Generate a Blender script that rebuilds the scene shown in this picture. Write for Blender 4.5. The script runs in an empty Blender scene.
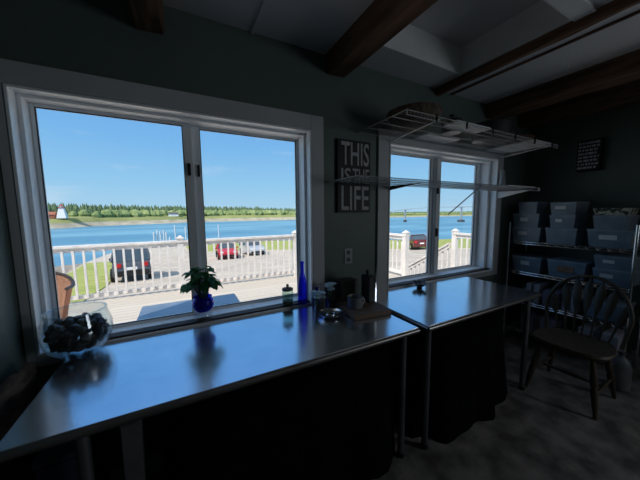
import bpy, bmesh, math, random
from mathutils import Vector, Matrix
random.seed(7)
SC = bpy.context.scene
COL = SC.collection
PI = math.pi

# ------------------------------------------------------------------ materials
def new_mat(name):
    m = bpy.data.materials.new(name); m.use_nodes = True
    nt = m.node_tree; nt.nodes.clear()
    out = nt.nodes.new('ShaderNodeOutputMaterial')
    return m, nt, out

def mat(name, c1, c2=None, rough=.6, metal=0., scale=6., bump=0., bscale=None, stretch=(1, 1, 1), spec=.5, rvar=0.,
        detail=4., trans=0., ior=1.45, lo=.35, hi=.65, coat=0.):
    m, nt, out = new_mat(name)
    N = nt.nodes.new; L = nt.links.new
    b = N('ShaderNodeBsdfPrincipled'); L(b.outputs[0], out.inputs[0])
    tc = N('ShaderNodeTexCoord'); mp = N('ShaderNodeMapping'); mp.inputs['Scale'].default_value = stretch
    L(tc.outputs['Object'], mp.inputs[0])
    nz = N('ShaderNodeTexNoise'); nz.inputs['Scale'].default_value = scale; nz.inputs['Detail'].default_value = detail
    L(mp.outputs[0], nz.inputs[0])
    rp = N('ShaderNodeValToRGB'); rp.color_ramp.elements[0].position = lo; rp.color_ramp.elements[1].position = hi
    rp.color_ramp.elements[0].color = (*c1, 1); rp.color_ramp.elements[1].color = (*(c2 or c1), 1)
    L(nz.outputs['Fac'], rp.inputs[0]); L(rp.outputs[0], b.inputs['Base Color'])
    b.inputs['Roughness'].default_value = rough; b.inputs['Metallic'].default_value = metal
    b.inputs['Specular IOR Level'].default_value = spec
    b.inputs['Transmission Weight'].default_value = trans; b.inputs['IOR'].default_value = ior
    b.inputs['Coat Weight'].default_value = coat
    if rvar:
        mr = N('ShaderNodeMapRange'); mr.inputs['To Min'].default_value = rough - rvar; mr.inputs['To Max'].default_value = rough + rvar
        mr.inputs['From Min'].default_value = .3; mr.inputs['From Max'].default_value = .7
        L(nz.outputs['Fac'], mr.inputs[0]); L(mr.outputs[0], b.inputs['Roughness'])
    if bump:
        n2 = N('ShaderNodeTexNoise'); n2.inputs['Scale'].default_value = bscale or scale * 4; n2.inputs['Detail'].default_value = 5
        L(mp.outputs[0], n2.inputs[0])
        bp = N('ShaderNodeBump'); bp.inputs['Strength'].default_value = bump; bp.inputs['Distance'].default_value = .01
        L(n2.outputs['Fac'], bp.inputs['Height']); L(bp.outputs[0], b.inputs['Normal'])
    return m

def glass_mat(name, tint=(1, 1, 1), base=.04, rough=0.0):
    m, nt, out = new_mat(name)
    N = nt.nodes.new; L = nt.links.new
    t = N('ShaderNodeBsdfTransparent'); t.inputs[0].default_value = (*tint, 1)
    g = N('ShaderNodeBsdfGlossy'); g.inputs['Roughness'].default_value = rough
    lw = N('ShaderNodeLayerWeight'); lw.inputs['Blend'].default_value = .5
    pw = N('ShaderNodeMath'); pw.operation = 'POWER'; pw.inputs[1].default_value = 5; L(lw.outputs['Facing'], pw.inputs[0])
    f = N('ShaderNodeMath'); f.operation = 'MULTIPLY_ADD'; f.inputs[1].default_value = .7; f.inputs[2].default_value = base * .6; L(pw.outputs[0], f.inputs[0])
    mx = N('ShaderNodeMixShader'); L(f.outputs[0], mx.inputs[0]); L(t.outputs[0], mx.inputs[1]); L(g.outputs[0], mx.inputs[2])
    L(mx.outputs[0], out.inputs[0])
    return m

def board_mat(name, c1, c2, gap, width, axis, rough=.7):
    """planks: axis = object axis across which the boards repeat"""
    m, nt, out = new_mat(name)
    N = nt.nodes.new; L = nt.links.new
    b = N('ShaderNodeBsdfPrincipled'); L(b.outputs[0], out.inputs[0]); b.inputs['Roughness'].default_value = rough
    tc = N('ShaderNodeTexCoord'); sp = N('ShaderNodeSeparateXYZ'); L(tc.outputs['Object'], sp.inputs[0])
    dv = N('ShaderNodeMath'); dv.operation = 'DIVIDE'; dv.inputs[1].default_value = width; L(sp.outputs[axis], dv.inputs[0])
    fl = N('ShaderNodeMath'); fl.operation = 'FLOOR'; L(dv.outputs[0], fl.inputs[0])
    fr = N('ShaderNodeMath'); fr.operation = 'FRACT'; L(dv.outputs[0], fr.inputs[0])
    gp = N('ShaderNodeMath'); gp.operation = 'LESS_THAN'; gp.inputs[1].default_value = gap; L(fr.outputs[0], gp.inputs[0])
    wn = N('ShaderNodeTexWhiteNoise'); wn.noise_dimensions = '1D'; L(fl.outputs[0], wn.inputs['W'])
    nz = N('ShaderNodeTexNoise'); nz.inputs['Scale'].default_value = 3
    mp = N('ShaderNodeMapping'); mp.inputs['Scale'].default_value = (1, 12, 1) if axis == 1 else (12, 1, 1)
    L(tc.outputs['Object'], mp.inputs[0]); L(mp.outputs[0], nz.inputs[0])
    ad = N('ShaderNodeMath'); ad.operation = 'ADD'; L(wn.outputs[0], ad.inputs[0]); L(nz.outputs[0], ad.inputs[1])
    hf = N('ShaderNodeMath'); hf.operation = 'MULTIPLY'; hf.inputs[1].default_value = .5; L(ad.outputs[0], hf.inputs[0])
    rp = N('ShaderNodeValToRGB'); rp.color_ramp.elements[0].color = (*c1, 1); rp.color_ramp.elements[1].color = (*c2, 1)
    L(hf.outputs[0], rp.inputs[0])
    mx = N('ShaderNodeMix'); mx.data_type = 'RGBA'; L(gp.outputs[0], mx.inputs[0]); L(rp.outputs[0], mx.inputs[6])
    mx.inputs[7].default_value = (c1[0] * .3, c1[1] * .3, c1[2] * .3, 1)
    L(mx.outputs[2], b.inputs['Base Color'])
    return m

M = {}
M['wall'] = mat('dark_green_paint', (.10, .132, .12), (.115, .15, .135), rough=.5, scale=2, bump=.15, bscale=60)
M['ceiling'] = mat('ceiling_paint', (.60, .60, .62), (.66, .66, .68), rough=.8, scale=1.5, bump=.1, bscale=30)
M['ceil_trim'] = mat('ceiling_trim_paint', (.74, .74, .74), (.8, .8, .8), rough=.6)
M['beam'] = mat('rough_beam_wood', (.07, .035, .020), (.2, .11, .065), rough=.8, scale=5, stretch=(4, .5, 4), bump=.6, bscale=14)
M['floor'] = mat('mottled_floor', (.09, .082, .078), (.27, .25, .235), rough=.75, scale=7, bump=.3, bscale=40, detail=8)
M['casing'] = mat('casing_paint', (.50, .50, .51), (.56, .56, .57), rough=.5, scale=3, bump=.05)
M['vinyl'] = mat('white_window_vinyl', (.84, .87, .90), (.90, .92, .94), rough=.3, scale=3)
M['vinyl2'] = mat('grey_sash_vinyl', (.33, .36, .38), (.4, .43, .45), rough=.4, scale=3)
M['gasket'] = mat('black_gasket', (.02, .02, .022), (.03, .03, .03), rough=.5)
M['glass'] = glass_mat('window_glass')
M['stool'] = mat('dark_sill_wood', (.03, .018, .012), (.07, .04, .028), rough=.6, scale=8, stretch=(.4, 3, 3))
M['steel'] = mat('brushed_steel_top', (.74, .76, .79), (.88, .90, .92), rough=.18, metal=.95, scale=2.2, bump=.05, bscale=18, rvar=.06, detail=7)
M['steel_edge'] = mat('steel_edge', (.22, .2, .19), (.32, .3, .29), rough=.35, metal=.9, scale=3)
M['steel_leg'] = mat('steel_tube', (.17, .175, .19), (.24, .245, .26), rough=.45, metal=.8, scale=4)
M['wire'] = mat('white_coated_wire', (.34, .35, .36), (.42, .43, .44), rough=.4)
M['chrome'] = mat('chrome', (.75, .77, .8), (.85, .86, .88), rough=.15, metal=1, scale=9)
M['black'] = mat('black_metal', (.012, .012, .013), (.02, .02, .02), rough=.5)
M['cloth'] = mat('black_cloth', (.003, .003, .0035), (.006, .006, .007), rough=1, spec=.1, scale=30, bump=.3)
M['white'] = mat('white_enamel', (.7, .71, .72), (.78, .78, .79), rough=.35)
M['paper'] = mat('white_paper', (.72, .74, .76), (.8, .8, .82), rough=.8)
M['chairwood'] = mat('dark_chair_wood', (.045, .035, .024), (.10, .075, .05), rough=.5, scale=6, stretch=(5, 5, .7))
M['signblack'] = mat('black_sign_board', (.006, .006, .006), (.012, .012, .012), rough=.6)
M['signgrey'] = mat('grey_sign_letters', (.42, .43, .44), (.55, .56, .57), rough=.7, scale=25)
M['signgrey2'] = mat('pale_sign_marks', (.35, .36, .42), (.6, .6, .66), rough=.7, scale=25)
M['bin'] = mat('translucent_grey_blue_plastic', (.16, .21, .27), (.24, .31, .38), rough=.3, scale=9)
M['lid'] = mat('bin_lid_plastic', (.22, .28, .34), (.3, .36, .42), rough=.35, scale=9)
M['leafprint'] = mat('leaf_printed_lid', (.04, .06, .04), (.5, .5, .42), rough=.6, scale=32, lo=.45, hi=.55)
M['cobalt'] = mat('cobalt_blue_glass', (.0, .015, .75), (.01, .03, .9), rough=.06, scale=3, trans=.75, ior=1.3)
M['clear'] = glass_mat('clear_glassware', (.90, .94, .96), .14, rough=.04)
M['cobaltglass'] = glass_mat('cobalt_bottle_glass', (.34, .38, .965), .05, rough=.03)
M['jarglass'] = glass_mat('green_jar_glass', (.80, .88, .85), .10, rough=.05)
M['leaf'] = mat('pothos_leaf', (.012, .075, .03), (.05, .20, .085), rough=.4, scale=9)
def leaf_mat():
    m = mat('pothos_leaf', (.04, .20, .08), (.12, .40, .18), rough=.4, scale=9)
    nt = m.node_tree; b = next(n for n in nt.nodes if n.type == 'BSDF_PRINCIPLED'); out = next(n for n in nt.nodes if n.type == 'OUTPUT_MATERIAL')
    rp = next(n for n in nt.nodes if n.type == 'VALTORGB')
    t = nt.nodes.new('ShaderNodeBsdfTranslucent'); nt.links.new(rp.outputs[0], t.inputs[0])
    mx = nt.nodes.new('ShaderNodeMixShader'); mx.inputs[0].default_value = .45
    nt.links.new(b.outputs[0], mx.inputs[1]); nt.links.new(t.outputs[0], mx.inputs[2]); nt.links.new(mx.outputs[0], out.inputs[0])
    return m
M['leaf'] = leaf_mat()
M['stem'] = mat('plant_stem', (.04, .1, .03), (.07, .14, .05), rough=.6)
M['soil'] = mat('potting_soil', (.02, .013, .009), (.05, .035, .025), rough=.9, scale=40)
M['shell'] = mat('dark_shell', (.010, .010, .013), (.05, .045, .05), rough=.35, scale=14, bump=.3)
M['boardwood'] = mat('cutting_board_wood', (.17, .12, .09), (.28, .20, .15), rough=.6, scale=6, stretch=(.5, 6, 6))
M['bark'] = mat('weathered_bark', (.03, .022, .017), (.15, .11, .085), rough=.9, scale=12, stretch=(2, 1, 2), bump=.8, bscale=25)
M['greybox'] = mat('grey_card', (.08, .08, .085), (.12, .12, .125), rough=.8)
M['bluebox'] = mat('dark_blue_plastic', (.018, .024, .045), (.03, .036, .06), rough=.5)
M['steelbright'] = mat('polished_steel', (.6, .62, .64), (.75, .77, .8), rough=.2, metal=1)
M['petalblue'] = mat('pale_blue_petal', (.4, .6, .7), (.55, .72, .8), rough=.6, scale=20)
M['basket'] = mat('woven_basket', (.07, .05, .035), (.17, .12, .085), rough=.85, scale=30, bump=.8, bscale=60)
M['pan'] = mat('dark_pan_metal', (.05, .05, .055), (.1, .1, .105), rough=.35, metal=.7)
# outside
M['deck'] = board_mat('weathered_deck_boards', (.52, .46, .385), (.68, .61, .52), .06, .14, 1)
M['rail'] = mat('white_painted_rail', (.70, .645, .60), (.86, .81, .765), rough=.6, scale=7, stretch=(1, 1, .4))
M['gravel'] = mat('gravel_lot', (.46, .40, .33), (.62, .54, .45), rough=.95, scale=.9, bump=.4, bscale=9, detail=8)
M['grass'] = mat('shore_grass', (.27, .32, .06), (.43, .45, .14), rough=.95, scale=1.6, bump=.5, bscale=12, detail=6)
M['beach'] = mat('far_shore', (.20, .23, .08), (.34, .36, .14), rough=.95, scale=.05, detail=6)
M['stone'] = mat('rocky_beach', (.32, .29, .22), (.48, .44, .34), rough=.95, scale=.2, detail=6)
M['tree1'] = mat('spruce_green', (.10, .16, .085), (.17, .24, .12), rough=.95, scale=.12)
M['tree2'] = mat('bush_green', (.17, .24, .09), (.30, .36, .15), rough=.95, scale=.12)
M['lhwhite'] = mat('lighthouse_paint', (.8, .8, .8), (.85, .85, .84), rough=.7)
M['red'] = mat('red_roof_paint', (.42, .05, .05), (.5, .08, .07), rough=.6)
M['redhouse'] = mat('rust_shingle', (.30, .10, .06), (.4, .16, .1), rough=.8)
M['concrete'] = mat('bridge_concrete', (.24, .28, .31), (.32, .36, .39), rough=.8, scale=.3)
M['pier'] = mat('dark_pier_base', (.05, .07, .09), (.09, .11, .13), rough=.9)
M['pile'] = mat('weathered_piling', (.55, .58, .6), (.7, .72, .73), rough=.8)
M['cardark'] = mat('dark_car_paint', (.09, .10, .12), (.11, .12, .14), rough=.25, coat=.6)
M['carred'] = mat('red_car_paint', (.50, .02, .035), (.55, .03, .045), rough=.3, coat=.5)
M['carsilver'] = mat('silver_car_paint', (.55, .57, .6), (.6, .62, .65), rough=.3, metal=.3, coat=.5)
M['carbrown'] = mat('maroon_car_paint', (.10, .025, .02), (.13, .03, .025), rough=.3, coat=.5)
M['carglass'] = mat('car_window', (.05, .08, .11), (.07, .1, .13), rough=.08)
M['tyre'] = mat('tyre_rubber', (.012, .012, .012), (.02, .02, .02), rough=.9)
M['lampred'] = mat('tail_lamp', (.5, .02, .02), (.6, .03, .03), rough=.3)
M['lampwhite'] = mat('head_lamp', (.75, .78, .8), (.85, .86, .88), rough=.15)
M['sling'] = mat('tan_chair_sling', (.45, .24, .15), (.58, .34, .23), rough=.8, scale=40)
M['bronze'] = mat('bronze_frame', (.05, .035, .03), (.09, .06, .05), rough=.4, metal=.5)
M['tabletop_out'] = mat('glossy_grey_table', (.20, .25, .32), (.26, .31, .38), rough=.25, metal=.35)

def water_mat():
    m, nt, out = new_mat('bay_water')
    N = nt.nodes.new; L = nt.links.new
    b = N('ShaderNodeBsdfPrincipled'); L(b.outputs[0], out.inputs[0])
    tc = N('ShaderNodeTexCoord'); mp = N('ShaderNodeMapping'); mp.inputs['Scale'].default_value = (.25, 1, 1)
    L(tc.outputs['Object'], mp.inputs[0])
    nz = N('ShaderNodeTexNoise'); nz.inputs['Scale'].default_value = .06; nz.inputs['Detail'].default_value = 8; L(mp.outputs[0], nz.inputs[0])
    rp = N('ShaderNodeValToRGB'); rp.color_ramp.elements[0].position = .4; rp.color_ramp.elements[1].position = .62
    rp.color_ramp.elements[0].color = (.10, .26, .38, 1); rp.color_ramp.elements[1].color = (.19, .39, .50, 1)
    L(nz.outputs[0], rp.inputs[0]); L(rp.outputs[0], b.inputs['Base Color'])
    b.inputs['Roughness'].default_value = .45; b.inputs['Specular IOR Level'].default_value = .3
    n2 = N('ShaderNodeTexNoise'); n2.inputs['Scale'].default_value = 1.2; n2.inputs['Detail'].default_value = 6; L(mp.outputs[0], n2.inputs[0])
    bp = N('ShaderNodeBump'); bp.inputs['Strength'].default_value = .8; bp.inputs['Distance'].default_value = .3
    L(n2.outputs[0], bp.inputs['Height']); L(bp.outputs[0], b.inputs['Normal'])
    return m
M['water'] = water_mat()

# ------------------------------------------------------------------ mesh helpers
class MB:
    def __init__(s): s.bm = bmesh.new()
    def box(s, x0, x1, y0, y1, z0, z1, rot=None, about=None, bevel=0):
        v = [s.bm.verts.new((x, y, z)) for x in (x0, x1) for y in (y0, y1) for z in (z0, z1)]
        F = [(0, 1, 3, 2), (4, 6, 7, 5), (0, 4, 5, 1), (2, 3, 7, 6), (0, 2, 6, 4), (1, 5, 7, 3)]
        fs = [s.bm.faces.new([v[i] for i in f]) for f in F]
        if bevel:
            es = list({e for f in fs for e in f.edges})
            r = bmesh.ops.bevel(s.bm, geom=es, offset=bevel, segments=2, affect='EDGES')
            v = list({w for f in r['faces'] for w in f.verts} | {w for w in v if w.is_valid})
        if rot is not None:
            bmesh.ops.rotate(s.bm, verts=v, cent=about or ((x0 + x1) / 2, (y0 + y1) / 2, (z0 + z1) / 2), matrix=rot)
        return s
    def hexa(s, b, t):
        """b, t: four bottom and four top corners, same winding"""
        v = [s.bm.verts.new(p) for p in list(b) + list(t)]
        for f in [(3, 2, 1, 0), (4, 5, 6, 7), (0, 1, 5, 4), (1, 2, 6, 5), (2, 3, 7, 6), (3, 0, 4, 7)]:
            s.bm.faces.new([v[i] for i in f])
        return s
    def tube(s, pts, r, n=8, closed=False, flat=None):
        pts = [Vector(p) for p in pts]; k = len(pts); rings = []
        rr = r if isinstance(r, (list, tuple)) else [r] * k
        prev = None
        for i, p in enumerate(pts):
            if closed: d = (pts[(i + 1) % k] - pts[i - 1])
            else: d = pts[min(i + 1, k - 1)] - pts[max(i - 1, 0)]
            if d.length < 1e-9: d = Vector((0, 0, 1))
            d.normalize()
            if prev is None:
                a = Vector((0, 0, 1)) if abs(d.z) < .9 else Vector((1, 0, 0))
                u = d.cross(a).normalized()
            else:
                u = (prev - d * prev.dot(d)); u = u.normalized() if u.length > 1e-6 else d.orthogonal().normalized()
            prev = u; w = d.cross(u)
            f = flat or (1, 1)
            rings.append([s.bm.verts.new(p + u * math.cos(2 * PI * j / n) * rr[i] * f[0] + w * math.sin(2 * PI * j / n) * rr[i] * f[1]) for j in range(n)])
        for i in range(k if closed else k - 1):
            a, b = rings[i], rings[(i + 1) % k]
            for j in range(n): s.bm.faces.new((a[j], a[(j + 1) % n], b[(j + 1) % n], b[j]))
        if not closed:
            s.bm.faces.new(rings[0][::-1]); s.bm.faces.new(rings[-1])
        return s
    def lathe(s, prof, c=(0, 0, 0), n=24, wob=0, sx=1, sy=1):
        rings = []
        for r, z in prof:
            if r < 1e-5: rings.append([s.bm.verts.new((c[0], c[1], c[2] + z))])
            else: rings.append([s.bm.verts.new((c[0] + sx * r * (1 + wob * math.sin(5 * t * 2 * PI / n)) * math.cos(2 * PI * t / n), c[1] + sy * r * math.sin(2 * PI * t / n), c[2] + z)) for t in range(n)])
        for a, b in zip(rings, rings[1:]):
            for j in range(n):
                k = (j + 1) % n
                if len(a) == 1 and len(b) == 1: continue
                if len(a) == 1: s.bm.faces.new((a[0], b[k], b[j]))
                elif len(b) == 1: s.bm.faces.new((a[j], a[k], b[0]))
                else: s.bm.faces.new((a[j], a[k], b[k], b[j]))
        return s
    def prism(s, poly, z0, z1, axis='z'):
        f = {'z': lambda a, b, c: (a, b, c), 'y': lambda a, b, c: (a, c, b), 'x': lambda a, b, c: (c, a, b)}[axis]
        lo = [s.bm.verts.new(f(a, b, z0)) for a, b in poly]; hi = [s.bm.verts.new(f(a, b, z1)) for a, b in poly]
        n = len(poly)
        s.bm.faces.new(lo[::-1]); s.bm.faces.new(hi)
        for i in range(n): s.bm.faces.new((lo[i], lo[(i + 1) % n], hi[(i + 1) % n], hi[i]))
        return s
    def blob(s, c, r, sq=(1, 1, 1), sub=2, noise=0):
        r0 = bmesh.ops.create_icosphere(s.bm, subdivisions=sub, radius=1)
        for v in r0['verts']:
            k = 1 + noise * (random.random() - .5)
            v.co = Vector((c[0] + v.co.x * r * sq[0] * k, c[1] + v.co.y * r * sq[1] * k, c[2] + v.co.z * r * sq[2] * k))
        return s
    def build(s, name, m, parent=None, smooth=False, loc=None, rot=None):
        bmesh.ops.recalc_face_normals(s.bm, faces=s.bm.faces[:])
        me = bpy.data.meshes.new(name); s.bm.to_mesh(me); s.bm.free()
        if smooth:
            for p in me.polygons: p.use_smooth = True
            try: me.set_sharp_from_angle(angle=math.radians(40))
            except Exception: pass
        me.materials.append(m)
        o = bpy.data.objects.new(name, me); COL.objects.link(o)
        if loc is not None: o.location = loc
        if rot is not None: o.rotation_euler = rot
        if parent: o.parent = parent
        return o

def tag(o, label=None, cat=None, group=None, kind=None):
    if label: o['label'] = label
    if cat: o['category'] = cat
    if group: o['group'] = group
    if kind: o['kind'] = kind
    return o
def thing(name, label, cat, loc=(0, 0, 0), rz=0, group=None):
    o = bpy.data.objects.new(name, None); COL.objects.link(o); o.location = loc; o.rotation_euler = (0, 0, rz)
    o.empty_display_size = .05
    return tag(o, label, cat, group)
def struct(name, mb, m, parent=None):
    o = mb.build(name, m, parent)
    o['kind'] = 'structure'
    return o
def dup(root, loc=None, rz=None, label=None):
    r = root.copy(); COL.objects.link(r)
    if loc is not None: r.location = loc
    if rz is not None: r.rotation_euler = (0, 0, rz)
    if label: r['label'] = label
    for ch in list(root.children):
        c = ch.copy(); COL.objects.link(c); c.parent = r
        for g in list(ch.children):
            d = g.copy(); COL.objects.link(d); d.parent = c
    return r

# ------------------------------------------------------------------ camera
F = 263.7; yaw, pitch, roll = .4847, .1028, -.0096
cyw, syw, cp, sp = math.cos(yaw), math.sin(yaw), math.cos(pitch), math.sin(pitch)
fw = Vector((syw * cp, cyw * cp, -sp)); rt = Vector((cyw, -syw, 0)); up = rt.cross(fw)
c, s_ = math.cos(roll), math.sin(roll)
r2 = c * rt + s_ * up; u2 = -s_ * rt + c * up
cam = bpy.data.cameras.new('camera'); co = bpy.data.objects.new('camera', cam); COL.objects.link(co)
cam.sensor_width = 36; cam.lens = F / 640 * 36; cam.clip_start = .02; cam.clip_end = 3000
mw = Matrix.Identity(4)
for i in range(3): mw[i][0] = r2[i]; mw[i][1] = u2[i]; mw[i][2] = -fw[i]
mw[0][3], mw[1][3], mw[2][3] = 0, 0, 1.45
co.matrix_world = mw
SC.camera = co

# ------------------------------------------------------------------ room shell
XL, XR, YF, YB, ZC = -.66, 3.66, 1.65, -3.2, 2.505
T = .18
W1 = (-.621, .801, .803, 1.998); W2 = (1.487, 2.984, .803, 1.992)
struct('floor', MB().box(XL, XR, YB, YF, -.12, 0), M['floor'])
b = MB()
z0, z1 = -.12, 2.80
for xa, xb in ((XL - T, W1[0]), (W1[1], W2[0]), (W2[1], XR + T)): b.box(xa, xb, YF, YF + T, z0, z1)
for w in (W1, W2):
    b.box(w[0], w[1], YF, YF + T, z0, w[2]); b.box(w[0], w[1], YF, YF + T, w[3], z1)
struct('wall_front', b, M['wall'])
struct('wall_left', MB().box(XL - T, XL, YB, YF, z0, z1), M['wall'])
struct('wall_right', MB().box(XR, XR + T, YB, YF, z0, z1), M['wall'])
struct('wall_back', MB().box(XL - T, XR + T, YB - T, YB, z0, z1), M['wall'])
# ceiling with a raised recess
HX0, HX1, HY0, HY1, HZ = 1.16, 1.99, .74, 1.41, 2.70
b = MB()
b.box(XL, HX0, YB, YF, ZC, z1); b.box(HX1, XR, YB, YF, ZC, z1)
b.box(HX0, HX1, YB, HY0, ZC, z1); b.box(HX0, HX1, HY1, YF, ZC, z1)
b.box(HX0, HX1, HY0, HY1, HZ, z1)
struct('ceiling', b, M['ceiling'])
b = MB()
b.box(HX0 - .0, HX0 + .012, HY0, HY1, ZC - .0, HZ); b.box(HX1 - .012, HX1, HY0, HY1, ZC, HZ)
b.box(HX0 + .012, HX1 - .012, HY1 - .012, HY1, ZC, HZ); b.box(HX0 + .012, HX1 - .012, HY0, HY0 + .012, ZC, HZ)
struct('trim_1', b, M['ceil_trim'])
struct('trim_2', MB().box(1.10, 1.995, .645, .735, ZC - .014, ZC), M['ceil_trim'])
struct('trim_3', MB().box(.425, .445, -3.1, 1.65, ZC - .008, ZC), M['ceiling'])
struct('trim_4', MB().box(2.215, 2.232, -3.1, 1.65, ZC - .012, ZC), M['beam'])
def beam(x0, x1, zb, n=22):
    b = MB(); ys = [YB + .001 + (YF - YB - .002) * i / n for i in range(n + 1)]
    rings = []
    for y in ys:
        j = lambda a: a + (random.random() - .5) * .012
        rings.append([b.bm.verts.new(p) for p in ((x0, y, ZC + .0), (j(x0), y, zb + .02), (j(x0 + .015), y, j(zb)), (j(x1 - .015), y, j(zb)), (j(x1), y, zb + .02), (x1, y, ZC + .0))])
    for a, c_ in zip(rings, rings[1:]):
        for k in range(6): b.bm.faces.new((a[k], a[(k + 1) % 6], c_[(k + 1) % 6], c_[k]))
    b.bm.faces.new(rings[0][::-1]); b.bm.faces.new(rings[-1])
    struct('ceiling_beam', b, M['beam'])
beam(-.15, -.015, 2.36); beam(.92, 1.08, 2.385); beam(2.0, 2.07, 2.455); beam(2.74, 2.95, 2.375); beam(3.33, 3.60, 2.375)
# skirting along the window wall
struct('baseboard_front', MB().box(XL, XR, YF - .015, YF, 0, .10), M['casing'])
struct('baseboard_right', MB().box(XR - .015, XR, YB, YF - .015, 0, .10), M['casing'])

def window(idx, w, cas, fr, glass_y, mull, latch_z, mm, fv=None):
    """cas: left, right, top casing widths; fr: frame inset; mull: (x0, x1) of the two meeting stiles"""
    x0, x1, zb, zt = w
    e = bpy.data.objects.new('window_%d' % idx, None); COL.objects.link(e); e.location = (x0, YF, zb); e['kind'] = 'structure'
    def P(name, mb, m, par=e, smooth=False):
        o = mb.build(name, m, par, smooth); o.matrix_parent_inverse = Matrix.Translation((-x0, -YF, -zb)) if par is e else Matrix()
        return o
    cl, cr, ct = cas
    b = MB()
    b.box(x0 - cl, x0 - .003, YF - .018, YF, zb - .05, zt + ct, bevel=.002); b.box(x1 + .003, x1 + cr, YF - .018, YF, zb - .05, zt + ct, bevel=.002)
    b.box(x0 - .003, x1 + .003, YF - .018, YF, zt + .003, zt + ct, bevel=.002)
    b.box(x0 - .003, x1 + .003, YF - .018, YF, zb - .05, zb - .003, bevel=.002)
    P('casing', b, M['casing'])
    # jamb liner
    b = MB(); t = .012
    b.box(x0, x0 + t, YF - .022, YF + .10, zb, zt, bevel=.002); b.box(x1 - t, x1, YF - .022, YF + .10, zb, zt, bevel=.002)
    b.box(x0 + t, x1 - t, YF - .022, YF + .10, zt - t, zt, bevel=.002); b.box(x0 + t, x1 - t, YF - .022, YF + .10, zb, zb + t, bevel=.002)
    P('jamb', b, M['vinyl'])
    # outer frame in steps
    fv = fv or fr
    def rim(xa, xb, za, zc, wd, ya, yb, bv=.002, wz=None):
        b = MB(); wz = wz or wd
        b.box(xa, xa + wd, ya, yb, za, zc, bevel=bv); b.box(xb - wd, xb, ya, yb, za, zc, bevel=bv)
        b.box(xa + wd, xb - wd, ya, yb, zc - wz, zc, bevel=bv); b.box(xa + wd, xb - wd, ya, yb, za, za + wz, bevel=bv)
        return b
    P('frame', rim(x0 + t, x1 - t, zb + t, zt - t, fr * .35, YF + .045, YF + .175, .002, fv * .35), M['vinyl'])
    xa, xb = x0 + t + fr * .35, x1 - t - fr * .35; za, zc = zb + t + fv * .35, zt - t - fv * .35
    st = fr * .65 - t; sv = fv * .65 - t
    gz = glass_y
    for (sa, sb, yy, wl, wr) in ((xa, mull[1], gz - .018, st, mull[1] - mull[0]), (mull[2], xb, gz + .012, mull[3] - mull[2], st)):
        b = MB()
        b.box(sa, sa + wl, yy, yy + .032, za, zc, bevel=.003); b.box(sb - wr, sb, yy, yy + .032, za, zc, bevel=.003)
        b.box(sa + wl, sb - wr, yy, yy + .032, zc - sv, zc, bevel=.003); b.box(sa + wl, sb - wr, yy, yy + .032, za, za + sv, bevel=.003)
        so = P('sash', b, mm)
        g = rim(sa + wl - .001, sb - wr + .001, za + sv - .001, zc - sv + .001, .005, yy + .004, yy + .012, 0).build('gasket', M['gasket'], so)
        g2 = MB().box(sa + wl, sb - wr, yy + .016, yy + .020, za + sv, zc - sv).build('glass_pane', M['glass'], so)
    return P
Pw = window(1, W1, (.036, .094, .097), .044, YF + .13, (.038, .086, .084, .130), 1.69, M['vinyl'], .040)
Pw('latch', MB().box(.054, .070, YF + .094, YF + .114, 1.675, 1.745, bevel=.003), M['black'])
Pw('latch', MB().box(.108, .120, YF + .126, YF + .143, 1.675, 1.745, bevel=.003), M['black'])
Pw('sill_board', MB().box(-.40, .785, YF - .008, YF + .045, .816, .826, bevel=.002), M['stool'])
Pw = window(2, W2, (.11, .10, .10), .105, YF + .13, (2.125, 2.215, 2.205, 2.305), 1.25, M['vinyl'], .046)
Pw('centre_post', MB().box(2.155, 2.180, YF + .085, YF + .115, .84, 1.955, bevel=.003), M['vinyl2'])
Pw('latch', MB().box(2.190, 2.212, YF + .080, YF + .115, 1.21, 1.29, bevel=.003), M['black'])
Pw('latch', MB().box(2.190, 2.208, YF + .080, YF + .115, 1.62, 1.68, bevel=.003), M['black'])
Pw('sill_board', MB().box(1.50, 2.97, YF - .008, YF + .045, .816, .826, bevel=.002), M['stool'])

# ------------------------------------------------------------------ tables
def steel_table(label, x0, x1, y0, y1, legs, ztop=.805):
    t = thing('steel_work_table', label, 'table', ((x0 + x1) / 2, (y0 + y1) / 2, 0))
    hx, hy = (x1 - x0) / 2, (y1 - y0) / 2
    MB().box(-hx, hx, -hy, hy, ztop - .006, ztop, bevel=.002).build('tabletop', M['steel'], t)
    b = MB()
    b.tube([(-hx, -hy + .004, ztop - .018), (hx, -hy + .004, ztop - .018)], .016, 12)
    b.tube([(-hx + .004, -hy, ztop - .018), (-hx + .004, hy, ztop - .018)], .014, 10)
    b.tube([(hx - .004, -hy, ztop - .018), (hx - .004, hy, ztop - .018)], .014, 10)
    b.box(-hx + .01, hx - .01, -hy + .01, hy - .004, ztop - .04, ztop - .007)
    b.build('rolled_edge', M['steel_edge'], t, True)
    for lx, ly in legs:
        l = MB().tube([(lx, ly, .012), (lx, ly, ztop - .04)], .019, 14).build('leg', M['steel_leg'], t, True)
        MB().lathe([(0, 0), (.02, 0), (.024, .008), (.02, .03), (.0, .03)], (lx, ly, 0), 14).build('foot', M['black'], l, True)
    return t
t1 = steel_table('long stainless steel work table under the larger left window', -.495, 1.145, 1.0, 1.625,
                 [(-.645, -.26), (.76, -.26), (-.76, .26), (.76, .26)])
t2 = steel_table('shorter stainless steel work table under the right window with the wire shelves', 1.208, 2.482, .985, 1.625,
                 [(-.59, -.28), (.545, -.28), (-.59, .28), (.545, .28)])

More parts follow.
